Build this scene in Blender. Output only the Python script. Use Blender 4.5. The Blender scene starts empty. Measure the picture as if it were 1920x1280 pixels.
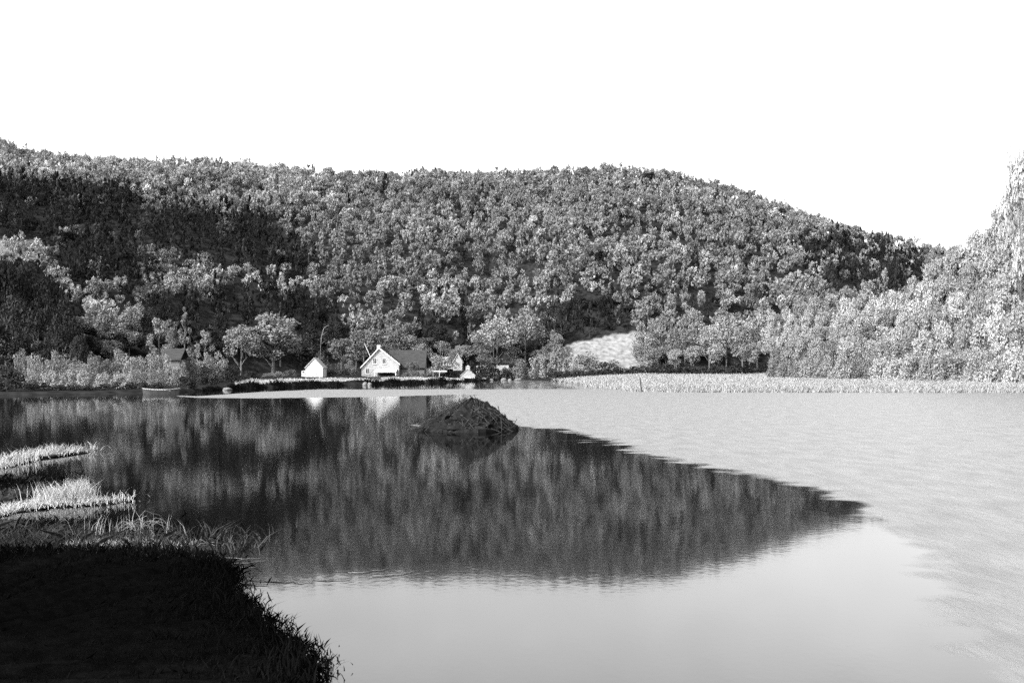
import bpy, math, random
import numpy as np
from mathutils import Vector

C = bpy.context.scene
col = C.collection
R = math.radians
rng = np.random.default_rng(7)
random.seed(7)

# ------------------------------------------------------------------ camera, sky, sun, exposure
F, CX, HZ, EYE = 1844.0, 960.0, 690.0, 3.0      # focal length and horizon row measured on the photograph, eye height in metres
cam = bpy.data.cameras.new('camera'); camo = bpy.data.objects.new('camera', cam); col.objects.link(camo)
cam.sensor_width = 36.0; cam.lens = 36.0 * F / 1920; cam.shift_y = (HZ - 640) / 1920
cam.clip_start = 0.1; cam.clip_end = 6000
camo.location = (0, 0, EYE); camo.rotation_euler = (R(90), 0, 0)
C.camera = camo

SUN_EL, SUN_DIR = R(37), Vector((-0.70, -0.71, 0)).normalized()      # horizontal direction towards the sun
w = bpy.data.worlds.new('World'); C.world = w; w.use_nodes = True
nt = w.node_tree; nt.nodes.clear()
def N(t, typ, **kw):
    n = t.nodes.new(typ)
    for k, v in kw.items(): setattr(n, k, v)
    return n
sky = N(nt, 'ShaderNodeTexSky', sky_type='NISHITA', sun_disc=False)
sky.sun_elevation = SUN_EL; sky.sun_rotation = math.atan2(SUN_DIR.x, SUN_DIR.y)
sky.dust_density = 4.0; sky.air_density = 1.2
bw = N(nt, 'ShaderNodeRGBToBW')
tc = N(nt, 'ShaderNodeTexCoord')
mp = N(nt, 'ShaderNodeMapping'); mp.inputs['Scale'].default_value = (3.0, 3.0, 5.0)
cn = N(nt, 'ShaderNodeTexNoise'); cn.inputs['Scale'].default_value = 1.3; cn.inputs['Detail'].default_value = 6; cn.inputs['Roughness'].default_value = 0.55
mr = N(nt, 'ShaderNodeMapRange'); mr.inputs['From Min'].default_value = 0.35; mr.inputs['From Max'].default_value = 0.66
mr.inputs['To Min'].default_value = 1.08; mr.inputs['To Max'].default_value = 0.92
mul = N(nt, 'ShaderNodeMath', operation='MULTIPLY')
bg = N(nt, 'ShaderNodeBackground'); bg.inputs['Strength'].default_value = 0.15
out = N(nt, 'ShaderNodeOutputWorld')
L = nt.links.new
L(sky.outputs[0], bw.inputs[0]); L(tc.outputs['Generated'], mp.inputs[0]); L(mp.outputs[0], cn.inputs['Vector'])
L(cn.outputs['Fac'], mr.inputs[0]); L(bw.outputs[0], mul.inputs[0]); L(mr.outputs[0], mul.inputs[1])
sx = N(nt, 'ShaderNodeSeparateXYZ'); hz = N(nt, 'ShaderNodeMapRange'); hz2 = N(nt, 'ShaderNodeMapRange')      # hazy sky, its gain shaped by elevation to even the pond's reflection
for n_, v_ in ((hz, (.10, .33, 2.25, 4.5)), (hz2, (.40, .80, 1.0, .36))):
    for k_, q_ in zip(('From Min', 'From Max', 'To Min', 'To Max'), v_): n_.inputs[k_].default_value = q_
    L(sx.outputs['Z'], n_.inputs[0])
mul2 = N(nt, 'ShaderNodeMath', operation='MULTIPLY'); mul3 = N(nt, 'ShaderNodeMath', operation='MULTIPLY')
L(tc.outputs['Generated'], sx.inputs[0]); L(hz.outputs[0], mul3.inputs[0]); L(hz2.outputs[0], mul3.inputs[1]); L(mul.outputs[0], mul2.inputs[0]); L(mul3.outputs[0], mul2.inputs[1])
L(mul2.outputs[0], bg.inputs[0]); L(bg.outputs[0], out.inputs[0])

sl = bpy.data.lights.new('sun', 'SUN'); so = bpy.data.objects.new('sun', sl); col.objects.link(so)
sl.energy = 4.6; sl.angle = R(0.5); sl.color = (1, 1, 1)
sd = Vector((SUN_DIR.x * math.cos(SUN_EL), SUN_DIR.y * math.cos(SUN_EL), math.sin(SUN_EL)))
so.rotation_euler = sd.to_track_quat('Z', 'Y').to_euler()

C.view_settings.view_transform = 'Standard'; C.view_settings.look = 'None'
C.view_settings.exposure = 0.62; C.view_settings.gamma = 1.0; C.view_settings.use_curve_mapping = False
C.cycles.max_bounces = 6; C.cycles.use_denoising = False
C.cycles.transparent_max_bounces = 4

# ------------------------------------------------------------------ helpers
def X(px, y): return (px - CX) / F * y
def Z(py, y): return EYE + (HZ - py) / F * y
def PX(x, y): return CX + F * x / y
def PY(z, y): return HZ - F * (z - EYE) / y
def smooth(a):
    a = np.clip(a, 0, 1); return a * a * (3 - 2 * a)

def tag(o, label=None, cat=None, group=None, kind=None):
    for k, v in (('label', label), ('category', cat), ('group', group), ('kind', kind)):
        if v: o[k] = v
    return o
def empty(name, loc, rz=0.0):
    o = bpy.data.objects.new(name, None); col.objects.link(o)
    o.location = loc; o.rotation_euler = (0, 0, rz); o.empty_display_size = 0.2
    return o
def link(name, me, mat=None, parent=None, loc=(0, 0, 0)):
    o = bpy.data.objects.new(name, me); col.objects.link(o); o.location = loc
    if mat is not None and not me.materials: me.materials.append(mat)
    if parent is not None: o.parent = parent
    return o
def np_mesh(name, V, Fc, k, attr=None, shade=False):
    """V (n,3), Fc (m,k) -> mesh; attr: {name: per-vertex float}"""
    me = bpy.data.meshes.new(name)
    V = np.asarray(V, dtype=np.float32); Fc = np.asarray(Fc, dtype=np.int32)
    me.vertices.add(len(V)); me.vertices.foreach_set('co', V.ravel())
    me.loops.add(Fc.size); me.loops.foreach_set('vertex_index', Fc.ravel())
    me.polygons.add(len(Fc))
    me.polygons.foreach_set('loop_start', np.arange(0, Fc.size, k, dtype=np.int32))
    me.polygons.foreach_set('loop_total', np.full(len(Fc), k, dtype=np.int32))
    if shade: me.polygons.foreach_set('use_smooth', np.ones(len(Fc), dtype=bool))
    for a, v in (attr or {}).items():
        at = me.attributes.new(a, 'FLOAT', 'POINT'); at.data.foreach_set('value', np.asarray(v, dtype=np.float32))
    me.update(calc_edges=True); me.validate()
    return me
def quads_mesh(name, Q, attr=None):
    Q = np.asarray(Q, dtype=np.float32).reshape(-1, 4, 3)
    return np_mesh(name, Q.reshape(-1, 3), np.arange(len(Q) * 4).reshape(-1, 4), 4, attr)

class MB:                                        # small mesh builder of boxes, prisms and tubes
    def __init__(s): s.v, s.f = [], []
    def add(s, vs, fs):
        b = len(s.v); s.v += [tuple(v) for v in vs]; s.f += [tuple(b + i for i in f) for f in fs]; return s
    def box(s, x0, x1, y0, y1, z0, z1):
        return s.add([(x0, y0, z0), (x1, y0, z0), (x1, y1, z0), (x0, y1, z0), (x0, y0, z1), (x1, y0, z1), (x1, y1, z1), (x0, y1, z1)],
                     [(0, 3, 2, 1), (4, 5, 6, 7), (0, 1, 5, 4), (1, 2, 6, 5), (2, 3, 7, 6), (3, 0, 4, 7)])
    def prism(s, poly, y0, y1):                  # polygon in x,z pulled along y
        n = len(poly)
        return s.add([(x, y0, z) for x, z in poly] + [(x, y1, z) for x, z in poly],
                     [tuple(range(n)), tuple(range(2 * n - 1, n - 1, -1))] + [(i, n + i, n + (i + 1) % n, (i + 1) % n) for i in range(n)])
    def prism_x(s, poly, x0, x1):                # polygon in y,z pulled along x
        n = len(poly)
        return s.add([(x0, y, z) for y, z in poly] + [(x1, y, z) for y, z in poly],
                     [tuple(range(n - 1, -1, -1)), tuple(range(n, 2 * n))] + [((i + 1) % n, n + (i + 1) % n, n + i, i) for i in range(n)])
    def tube(s, pts, rad, n=6):
        pts = [Vector(p) for p in pts]; b = []
        for i, p in enumerate(pts):
            d = (pts[min(i + 1, len(pts) - 1)] - pts[max(i - 1, 0)]).normalized()
            u = d.orthogonal().normalized(); v = d.cross(u)
            r = rad[i] if hasattr(rad, '__len__') else rad
            b += [p + (u * math.cos(a) + v * math.sin(a)) * r for a in [2 * math.pi * k / n for k in range(n)]]
        f = [(i * n + k, i * n + (k + 1) % n, (i + 1) * n + (k + 1) % n, (i + 1) * n + k) for i in range(len(pts) - 1) for k in range(n)]
        f += [tuple(range(n - 1, -1, -1)), tuple(range((len(pts) - 1) * n, len(pts) * n))]
        return s.add(b, f)
    def mesh(s, name, smooth_=False):
        me = bpy.data.meshes.new(name); me.from_pydata(s.v, [], s.f); me.update()
        if smooth_: me.polygons.foreach_set('use_smooth', [True] * len(me.polygons))
        return me
    def build(s, name, mat, parent=None, loc=(0, 0, 0), smooth_=False):
        return link(name, s.mesh(name, smooth_), mat, parent, loc)

# ------------------------------------------------------------------ materials (a black and white world: greys only)
def mat_new(name):
    m = bpy.data.materials.new(name); m.use_nodes = True; m.node_tree.nodes.clear(); return m, m.node_tree
def grey(name, v, rough=0.9, var=0.25, scale=3.0, spec=0.2, stretch=(1, 1, 1), bump=0.0):
    m, t = mat_new(name); l = t.links.new
    p = N(t, 'ShaderNodeBsdfPrincipled'); o = N(t, 'ShaderNodeOutputMaterial')
    p.inputs['Roughness'].default_value = rough; p.inputs['Specular IOR Level'].default_value = spec
    c = N(t, 'ShaderNodeTexCoord'); mpn = N(t, 'ShaderNodeMapping'); mpn.inputs['Scale'].default_value = stretch
    n = N(t, 'ShaderNodeTexNoise'); n.inputs['Scale'].default_value = scale; n.inputs['Detail'].default_value = 8; n.inputs['Roughness'].default_value = 0.65
    r = N(t, 'ShaderNodeMapRange'); r.inputs['From Min'].default_value = 0.3; r.inputs['From Max'].default_value = 0.7
    r.inputs['To Min'].default_value = v * (1 - var); r.inputs['To Max'].default_value = v * (1 + var)
    l(c.outputs['Object'], mpn.inputs[0]); l(mpn.outputs[0], n.inputs['Vector']); l(n.outputs['Fac'], r.inputs[0])
    l(r.outputs[0], p.inputs['Base Color']); l(p.outputs[0], o.inputs[0])
    if bump:
        b = N(t, 'ShaderNodeBump'); b.inputs['Strength'].default_value = bump; b.inputs['Distance'].default_value = 0.05
        l(n.outputs['Fac'], b.inputs['Height']); l(b.outputs[0], p.inputs['Normal'])
    return m
def leaf(name, v, var=0.35, attr=None, trans=0.3):
    """foliage: tone differs from tree to tree (object random, or the tree's own tone stored on the mesh) and a little from leaf to leaf"""
    m, t = mat_new(name); l = t.links.new
    if attr:
        a = N(t, 'ShaderNodeAttribute', attribute_name=attr); base = a.outputs['Fac']
    else:
        oi = N(t, 'ShaderNodeObjectInfo'); r = N(t, 'ShaderNodeMapRange')
        r.inputs['To Min'].default_value = v * (1 - var); r.inputs['To Max'].default_value = v * (1 + var)
        l(oi.outputs['Random'], r.inputs[0]); base = r.outputs[0]
    g = N(t, 'ShaderNodeNewGeometry'); r2 = N(t, 'ShaderNodeMapRange'); r2.inputs['To Min'].default_value = 0.78; r2.inputs['To Max'].default_value = 1.22
    l(g.outputs['Random Per Island'], r2.inputs[0])
    mu = N(t, 'ShaderNodeMath', operation='MULTIPLY'); l(base, mu.inputs[0]); l(r2.outputs[0], mu.inputs[1])
    d = N(t, 'ShaderNodeBsdfDiffuse'); tr = N(t, 'ShaderNodeBsdfTranslucent'); mx = N(t, 'ShaderNodeMixShader'); mx.inputs[0].default_value = trans
    o = N(t, 'ShaderNodeOutputMaterial')
    l(mu.outputs[0], d.inputs[0]); l(mu.outputs[0], tr.inputs[0]); l(d.outputs[0], mx.inputs[1]); l(tr.outputs[0], mx.inputs[2]); l(mx.outputs[0], o.inputs[0])
    return m
M = dict(
    bark=grey('bark', 0.08, var=0.4, scale=8, stretch=(1, 1, .2), bump=.6), pale_bark=grey('pale_bark', 0.42, var=0.2, scale=6),
    weathered_board=grey('weathered_board', 0.21, var=0.3, scale=1.0, stretch=(1, 1, 3)), white_board=grey('white_board', 0.33, var=0.2, scale=1.2, stretch=(1, 1, 12)), grey_board=grey('grey_board', 0.30, var=0.3, scale=1.5, stretch=(1, 1, 10)),
    dead_wood=grey('dead_wood', .11, var=.3), dim_board=grey('dim_board', 0.07, var=0.3, scale=1.5, stretch=(1, 1, 10)), dark_shingle=grey('dark_shingle', 0.03, var=0.6, scale=1.6, stretch=(.6, 5, 5), spec=.03), grey_shingle=grey('grey_shingle', 0.22, var=0.3, scale=3, stretch=(1, 4, 4)),
    dark_wood=grey('dark_wood', 0.025, var=0.4), glass=grey('glass', 0.03, rough=0.1, var=0.2, spec=0.5), trim=grey('trim', 0.36, var=0.05),
    dark_stone=grey('dark_stone', 0.05, var=0.4, scale=2.5, bump=.5), stone=grey('stone', 0.2, var=0.35, scale=2.5, bump=.5), boat_white=grey('boat_white', 0.7, var=0.1), boat_dark=grey('boat_dark', 0.03, var=0.3),
    mud=grey('mud', 0.025, var=0.5, scale=6.0, bump=.6, spec=.0), shaded_mud=grey('shaded_mud', 0.003, var=0.5, scale=6.0, bump=.8, spec=0), boulder=grey('boulder', 0.1, var=.5, scale=1.5, bump=.5), lodge=grey('lodge', 0.010, var=0.6, scale=3, bump=1.0, spec=0), stick=grey('stick', 0.026, var=0.7, scale=4, spec=0),
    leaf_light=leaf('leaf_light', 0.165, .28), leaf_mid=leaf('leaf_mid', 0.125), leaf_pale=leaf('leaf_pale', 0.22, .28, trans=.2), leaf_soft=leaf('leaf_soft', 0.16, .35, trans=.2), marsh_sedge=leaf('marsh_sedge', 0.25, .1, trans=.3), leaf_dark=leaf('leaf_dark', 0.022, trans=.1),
    leaf_own=leaf('leaf_own', 0.1, attr='tone'),
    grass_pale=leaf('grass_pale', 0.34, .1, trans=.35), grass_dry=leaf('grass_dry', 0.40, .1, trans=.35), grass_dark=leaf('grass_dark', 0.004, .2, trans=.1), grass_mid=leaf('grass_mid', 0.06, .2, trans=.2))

# ------------------------------------------------------------------ terrain
def itp(pts):
    a = np.array(pts, dtype=float)
    return lambda px: np.interp(px, a[:, 0], a[:, 1])
shore = itp([(-900, 100), (0, 108), (150, 112), (330, 118), (370, 128), (480, 147), (560, 159), (690, 175), (790, 192), (870, 216), (950, 250),
             (1030, 228), (1100, 165), (1180, 128), (1300, 122), (1920, 120), (2800, 116)])
base = itp([(-900, 150), (0, 170), (300, 205), (600, 245), (900, 262), (1050, 250), (1250, 250), (1450, 262), (1800, 285), (2800, 300)])
ridge_py = itp([(-900, 225), (-300, 245), (0, 268), (60, 288), (150, 302), (300, 301), (480, 306), (600, 323), (700, 323), (850, 317), (950, 316), (1100, 314), (1200, 319),
                (1280, 328), (1350, 343), (1450, 377), (1550, 416), (1650, 441), (1740, 461), (1850, 490), (2000, 530), (2800, 600)])
ridge_d = itp([(-900, 400), (0, 415), (500, 425), (1000, 430), (1500, 430), (2800, 430)])
TREE = 6.2
def vnoise(x, y, s, seed=0):
    x = np.asarray(x) / s + seed * 17.3; y = np.asarray(y) / s - seed * 9.1
    return (np.sin(x * 1.7 + np.sin(y * 1.3) * 1.4) + np.sin(y * 2.1 + np.sin(x * 0.9) * 1.7) + 0.5 * np.sin(x * 3.3 - y * 2.7)) / 2.5
def ground(x, y):
    x = np.asarray(x, dtype=float); y = np.asarray(y, dtype=float)
    px = PX(x, y); d = y - shore(px)
    B, Ld = base(px), ridge_d(px)
    Hr = EYE + (HZ - ridge_py(px)) / F * Ld - TREE
    low = np.where(d < 0, -1.6 * np.clip(-d / 6, 0, 1), (0.32 + .43 * smooth((px - 420) / 50) * (1 - smooth((px - 820) / 40)) * (1 - .6 * np.exp(-((px - 697) / 14) ** 2))) * (1 + .3 * vnoise(x, y, 3.0, 2)) * smooth(d / 1.8) + 0.011 * np.clip(d, 0, 300))
    low = low + 0.10 * vnoise(x, y, 4.0) * smooth(d / 4)
    s = (y - B) / (Ld - B)
    up = np.where(s < 1, 1.35 * np.clip(s, 0, 1) - 0.35 * np.clip(s, 0, 1) ** 2, 1 - 0.25 * (np.clip(s, 1, 6) - 1) ** 1.3)
    z = low + np.clip(Hr - 2.0, 5, None) * np.where(s > 0, up, 0) * (1 + 0.0 * s)
    z = z + np.where((s > 0), 2.0 * vnoise(x, y, 22.0, 1) * smooth(s * 3) * smooth((1.05 - s) * 4 * (s < 1.05)), 0)
    # the rise under the trees on the right
    k = 0.42 * smooth((px - 1380) / 560)
    st = np.interp(px, [1380, 1700, 1920, 2800], [200, 170, 140, 135])
    z = z + k * np.clip(y - st, 0, 75) * (1 - smooth((y - st - 85) / 90))
    return np.maximum(z, -6)
MEADOW = [(1050, 700), (1056, 652), (1075, 642), (1120, 634), (1165, 624), (1195, 622), (1200, 645), (1205, 700)]
FIELD = [(-60, 450), (75, 450), (85, 486), (-60, 490)]
def in_poly(px, py, poly):
    px = np.asarray(px); py = np.asarray(py); r = np.zeros(px.shape, bool); n = len(poly)
    for i in range(n):
        (x1, y1), (x2, y2) = poly[i], poly[(i + 1) % n]
        c = (y1 > py) != (y2 > py)
        r ^= c & (px < (x2 - x1) * (py - y1) / (y2 - y1 + 1e-9) + x1)
    return r

tt = np.linspace(-1.0, 1.0, 520)
yy = np.concatenate([np.linspace(95, 240, 290), np.linspace(241, 290, 45), np.linspace(291.5, 460, 130), np.linspace(466, 800, 30)])
TT, YY = np.meshgrid(tt, yy); XX = TT * YY
ZZ = ground(XX, YY)
gpx, gpy = PX(XX, YY), PY(ZZ, YY)
pale = np.zeros_like(ZZ)
pale[in_poly(gpx, gpy, MEADOW) | in_poly(gpx, gpy, FIELD)] = 1
marsh = smooth((gpx - 1020) / 120) * smooth((base(gpx) - 15 - YY) / 20)
strip = smooth((YY - shore(gpx) - 1.7 - .5 * vnoise(XX, YY, 2.5, 4)) / 0.9) * (1 - smooth((YY - shore(gpx) - 18) / 8)) * (1 - np.exp(-((gpx - 697) / 13) ** 2)) * smooth((gpx - 455) / 20) * (1 - smooth((gpx - 800) / 20))
pale = np.maximum(np.maximum(pale, marsh * .8), strip)
ii = np.arange(len(yy) * len(tt)).reshape(len(yy), len(tt))
gf = np.stack([ii[:-1, :-1], ii[:-1, 1:], ii[1:, 1:], ii[1:, :-1]], -1).reshape(-1, 4)
gm = np_mesh('hill', np.stack([XX, YY, ZZ], -1).reshape(-1, 3), gf, 4, {'meadow': pale.ravel()}, shade=True)
m, t = mat_new('hill_ground'); l = t.links.new
a = N(t, 'ShaderNodeAttribute', attribute_name='meadow'); n1 = N(t, 'ShaderNodeTexNoise'); n1.inputs['Scale'].default_value = 0.8; n1.inputs['Detail'].default_value = 8
c0 = N(t, 'ShaderNodeTexCoord'); l(c0.outputs['Object'], n1.inputs['Vector'])
r0 = N(t, 'ShaderNodeMapRange'); r0.inputs['From Min'].default_value = .3; r0.inputs['From Max'].default_value = .7; r0.inputs['To Min'].default_value = .006; r0.inputs['To Max'].default_value = .022
r1 = N(t, 'ShaderNodeMapRange'); r1.inputs['From Min'].default_value = .3; r1.inputs['From Max'].default_value = .7; r1.inputs['To Min'].default_value = .07; r1.inputs['To Max'].default_value = .19
mx = N(t, 'ShaderNodeMix', data_type='FLOAT'); d0 = N(t, 'ShaderNodeBsdfDiffuse'); o0 = N(t, 'ShaderNodeOutputMaterial')
l(n1.outputs['Fac'], r0.inputs[0]); l(n1.outputs['Fac'], r1.inputs[0]); l(a.outputs['Fac'], mx.inputs['Factor']); l(r0.outputs[0], mx.inputs['A']); l(r1.outputs[0], mx.inputs['B'])
l(mx.outputs['Result'], d0.inputs[0]); l(d0.outputs[0], o0.inputs[0])
hill = link('hill', gm, m); tag(hill, 'long wooded hill behind the pond with pale marshy foot at right', 'hill', kind='structure')

gd = MB(); gd.add([(-4000, -3000, -7), (4000, -3000, -7), (4000, 5000, -7), (-4000, 5000, -7)], [(0, 1, 2, 3)])
tag(gd.build('ground', M['mud']), 'dark ground far around the pond', 'ground', kind='structure')

# ------------------------------------------------------------------ water: one sheet; a wind-ruffled part, its sky reflection painted as a pale matte colour, lies to the right and along the far shore
wx = np.concatenate([np.linspace(-300, -42, 50), np.linspace(-41, 45, 260), np.linspace(46, 300, 50)])
wy = np.concatenate([np.linspace(-60, 5, 20), np.linspace(5.5, 70, 200), np.linspace(70.7, 270, 220)])
WX, WY = np.meshgrid(wx, wy)
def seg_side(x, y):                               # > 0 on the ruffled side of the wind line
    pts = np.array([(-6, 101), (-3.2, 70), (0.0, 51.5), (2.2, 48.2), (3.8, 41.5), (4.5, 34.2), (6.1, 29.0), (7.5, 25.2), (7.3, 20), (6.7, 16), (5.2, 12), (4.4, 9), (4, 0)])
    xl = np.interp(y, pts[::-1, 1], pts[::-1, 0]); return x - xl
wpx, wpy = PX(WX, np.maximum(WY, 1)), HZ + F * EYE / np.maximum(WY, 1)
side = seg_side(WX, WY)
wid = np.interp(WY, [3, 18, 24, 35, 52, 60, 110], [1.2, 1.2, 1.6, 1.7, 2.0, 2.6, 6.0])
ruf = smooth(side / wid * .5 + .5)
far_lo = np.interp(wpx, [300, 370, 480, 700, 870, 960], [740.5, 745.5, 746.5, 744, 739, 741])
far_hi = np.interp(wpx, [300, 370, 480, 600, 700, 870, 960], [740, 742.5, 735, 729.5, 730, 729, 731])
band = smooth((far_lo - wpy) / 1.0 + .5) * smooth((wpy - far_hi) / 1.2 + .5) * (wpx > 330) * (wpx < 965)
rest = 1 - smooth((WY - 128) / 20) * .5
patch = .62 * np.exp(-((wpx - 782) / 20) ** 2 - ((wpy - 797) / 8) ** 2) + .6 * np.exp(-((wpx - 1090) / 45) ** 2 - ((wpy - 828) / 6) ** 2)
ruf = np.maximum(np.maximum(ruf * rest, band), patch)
ii = np.arange(WX.size).reshape(WX.shape)
wf = np.stack([ii[:-1, :-1], ii[:-1, 1:], ii[1:, 1:], ii[1:, :-1]], -1).reshape(-1, 4)
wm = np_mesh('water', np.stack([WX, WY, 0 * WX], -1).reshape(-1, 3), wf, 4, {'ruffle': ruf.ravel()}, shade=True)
m, t = mat_new('pond_water'); l = t.links.new
c0 = N(t, 'ShaderNodeTexCoord')
def noise(scale, stretch, detail=4):
    mp_ = N(t, 'ShaderNodeMapping'); mp_.inputs['Scale'].default_value = stretch; l(c0.outputs['Object'], mp_.inputs[0])
    n_ = N(t, 'ShaderNodeTexNoise'); n_.inputs['Scale'].default_value = scale; n_.inputs['Detail'].default_value = detail; l(mp_.outputs[0], n_.inputs['Vector']); return n_.outputs['Fac']
def mth(op, a_, b_=None):
    n_ = N(t, 'ShaderNodeMath', operation=op)
    for i_, v_ in enumerate((a_, b_)):
        if v_ is None: continue
        if isinstance(v_, (int, float)): n_.inputs[i_].default_value = v_
        else: l(v_, n_.inputs[i_])
    return n_.outputs[0]
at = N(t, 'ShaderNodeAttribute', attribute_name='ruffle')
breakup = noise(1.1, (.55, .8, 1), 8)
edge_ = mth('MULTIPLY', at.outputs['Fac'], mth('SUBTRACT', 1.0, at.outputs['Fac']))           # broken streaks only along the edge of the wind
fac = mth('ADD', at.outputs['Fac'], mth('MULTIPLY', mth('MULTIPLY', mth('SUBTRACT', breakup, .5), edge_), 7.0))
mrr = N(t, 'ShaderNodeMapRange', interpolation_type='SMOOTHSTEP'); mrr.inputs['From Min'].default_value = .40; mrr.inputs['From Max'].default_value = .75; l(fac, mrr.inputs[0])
bh = mth('ADD', mth('MULTIPLY', noise(1.0, (1, .6, 1), 2), .0032), mth('MULTIPLY', noise(9, (1, .8, 1), 3), .0011))
bp = N(t, 'ShaderNodeBump'); bp.inputs['Strength'].default_value = 1.0; bp.inputs['Distance'].default_value = .55; l(bh, bp.inputs['Height'])
pw = N(t, 'ShaderNodeBsdfPrincipled'); pw.inputs['Base Color'].default_value = (.0012, .0012, .0012, 1); pw.inputs['IOR'].default_value = 1.33
pw.inputs['Roughness'].default_value = .05; l(bp.outputs[0], pw.inputs['Normal'])
sky_sheen = N(t, 'ShaderNodeBsdfPrincipled'); sky_sheen.inputs['Roughness'].default_value = .45; sky_sheen.inputs['IOR'].default_value = 1.4  # pale diffuse layer painted in place of rippled sky reflection
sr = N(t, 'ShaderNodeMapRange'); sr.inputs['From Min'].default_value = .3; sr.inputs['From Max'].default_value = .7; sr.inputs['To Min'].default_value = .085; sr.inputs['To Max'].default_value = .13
l(noise(1.5, (1, .45, 1), 12), sr.inputs[0]); l(sr.outputs[0], sky_sheen.inputs['Base Color'])
bp2 = N(t, 'ShaderNodeBump'); bp2.inputs['Strength'].default_value = .6; bp2.inputs['Distance'].default_value = .12; l(noise(5, (1, .4, 1), 5), bp2.inputs['Height']); l(bp2.outputs[0], sky_sheen.inputs['Normal'])
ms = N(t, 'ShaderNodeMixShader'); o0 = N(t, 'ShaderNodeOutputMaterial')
l(mrr.outputs[0], ms.inputs[0]); l(pw.outputs[0], ms.inputs[1]); l(sky_sheen.outputs[0], ms.inputs[2]); l(ms.outputs[0], o0.inputs[0])
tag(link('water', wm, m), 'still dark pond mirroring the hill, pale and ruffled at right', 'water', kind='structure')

# ------------------------------------------------------------------ foliage
def leaf_quads(rg, clumps, n, size, up=0.25, flat=1.0):
    """n leaf-clump faces around each clump (x,y,z,r)"""
    c = np.repeat(np.array([q[:3] for q in clumps]), n, 0); r = np.repeat(np.array([q[3] for q in clumps]), n)
    d = rg.normal(size=(len(c), 3)); d /= np.linalg.norm(d, axis=1)[:, None]
    rad = r * rg.uniform(0.25, 1, len(c)) ** 0.45
    p = c + d * rad[:, None] * np.array([1, 1, .85 * flat])
    nm = d * 0.8 + rg.normal(size=d.shape) * 0.6 + np.array([0, 0, up]); nm /= np.linalg.norm(nm, axis=1)[:, None]
    ref = rg.normal(size=d.shape); u = np.cross(nm, ref); u /= np.linalg.norm(u, axis=1)[:, None] + 1e-9; v = np.cross(nm, u)
    s = size * rg.uniform(.55, 1.35, len(c)); a = s * rg.uniform(.5, 1, len(c))
    u *= s[:, None]; v *= a[:, None]
    k = rg.uniform(.2, .9, (len(c), 1))
    return np.stack([p - u, p - v * k, p + u * k, p + v], 1)
def crown_clumps(rg, kind, nc):
    """clumps of a tree of height 1, radius about .5 at width 1"""
    out_ = []
    for i in range(nc):
        if kind == 'round':
            d = rg.normal(size=3); d /= np.linalg.norm(d); d[2] = abs(d[2]) * 1.0 if rg.random() < .72 else d[2]
            q = rg.uniform(.55, 1.0); out_.append((d[0] * .36 * q, d[1] * .36 * q, .60 + d[2] * .30 * q, rg.uniform(.10, .17)))
        elif kind == 'tall':
            h = rg.uniform(.18, .95); wd = .40 * math.sin(math.pi * min(1, (h * .9 + .06))) ** .8; an = rg.uniform(0, 6.283); q = rg.uniform(.4, 1)
            out_.append((math.cos(an) * wd * q, math.sin(an) * wd * q, h, rg.uniform(.09, .14)))
        elif kind == 'pointed':
            h = rg.uniform(.08, .96); wd = .42 * (1 - h) ** .8; an = rg.uniform(0, 6.283); q = rg.uniform(.3, 1)
            out_.append((math.cos(an) * wd * q, math.sin(an) * wd * q, h, .035 + .11 * (1 - h)))
        elif kind == 'bush':
            d = rg.normal(size=3); d /= np.linalg.norm(d); q = rg.uniform(.45, 1)
            out_.append((d[0] * .38 * q, d[1] * .38 * q, .12 + abs(d[2]) * .70 * q, rg.uniform(.13, .2)))
    return out_
def trunk_mesh(name, kind, rg, top=.8, r=.03):
    mb = MB(); lean = rg.uniform(-.04, .04, 2)
    pts = [(lean[0] * k * k, lean[1] * k * k, k * top) for k in (-.06, 0, .25, .5, .75, 1)]
    mb.tube(pts, [r * 1.5, r * 1.25, r, r * .8, r * .5, r * .15], 7)
    for i in range(6 if kind != 'bush' else 5):
        h = rg.uniform(.25, .8) * top; an = i * 2.4 + rg.uniform(-.4, .4); ln = rg.uniform(.18, .32) * (1 if kind in ('round', 'bush') else .7)
        b = Vector((lean[0] * (h / top) ** 2, lean[1] * (h / top) ** 2, h)); e = b + Vector((math.cos(an) * ln, math.sin(an) * ln, ln * .8))
        mb.tube([b, (b + e) / 2 + Vector((0, 0, .01)), e], [r * .5, r * .33, r * .1], 5)
    return mb.mesh(name, True)
PROTO = {}
def proto(kind, fine, mat, n=3):
    key = (kind, fine, mat)
    if key not in PROTO:
        L_ = []
        for i in range(n):
            rg = np.random.default_rng(hash((kind, fine)) % 1000 + i * 31 if False else (len(kind) * 101 + fine * 7 + i * 31))
            nc, nl, sz = {0: (16, 26, .062), 1: (30, 60, .034), 2: (38, 95, .026)}[fine]
            cl = crown_clumps(rg, kind, nc)
            if fine == 2: cl = [(x, y, z, r_ * .78) for x, y, z, r_ in cl]
            asp = {'tall': 2.0, 'pointed': 1.9, 'round': 1.25}.get(kind, 1.0)
            Q = leaf_quads(rg, [(x, y, z * asp, r_ * (1.25 if asp > 1.5 else 1.05)) for x, y, z, r_ in cl], int(nl * (1.5 if asp > 1.5 else 1.1)), sz); Q[..., 2] /= asp
            me = quads_mesh('crown', Q); me.materials.append(M[mat])
            tm = trunk_mesh('trunk', kind, rg, {'bush': .6, 'pointed': .93, 'tall': .85}.get(kind, .7), .022 if kind != 'bush' else .018)
            tm.materials.append(M['bark'])
            L_.append((me, tm))
        PROTO[key] = L_
    return PROTO[key]
NTREE = 0
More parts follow.
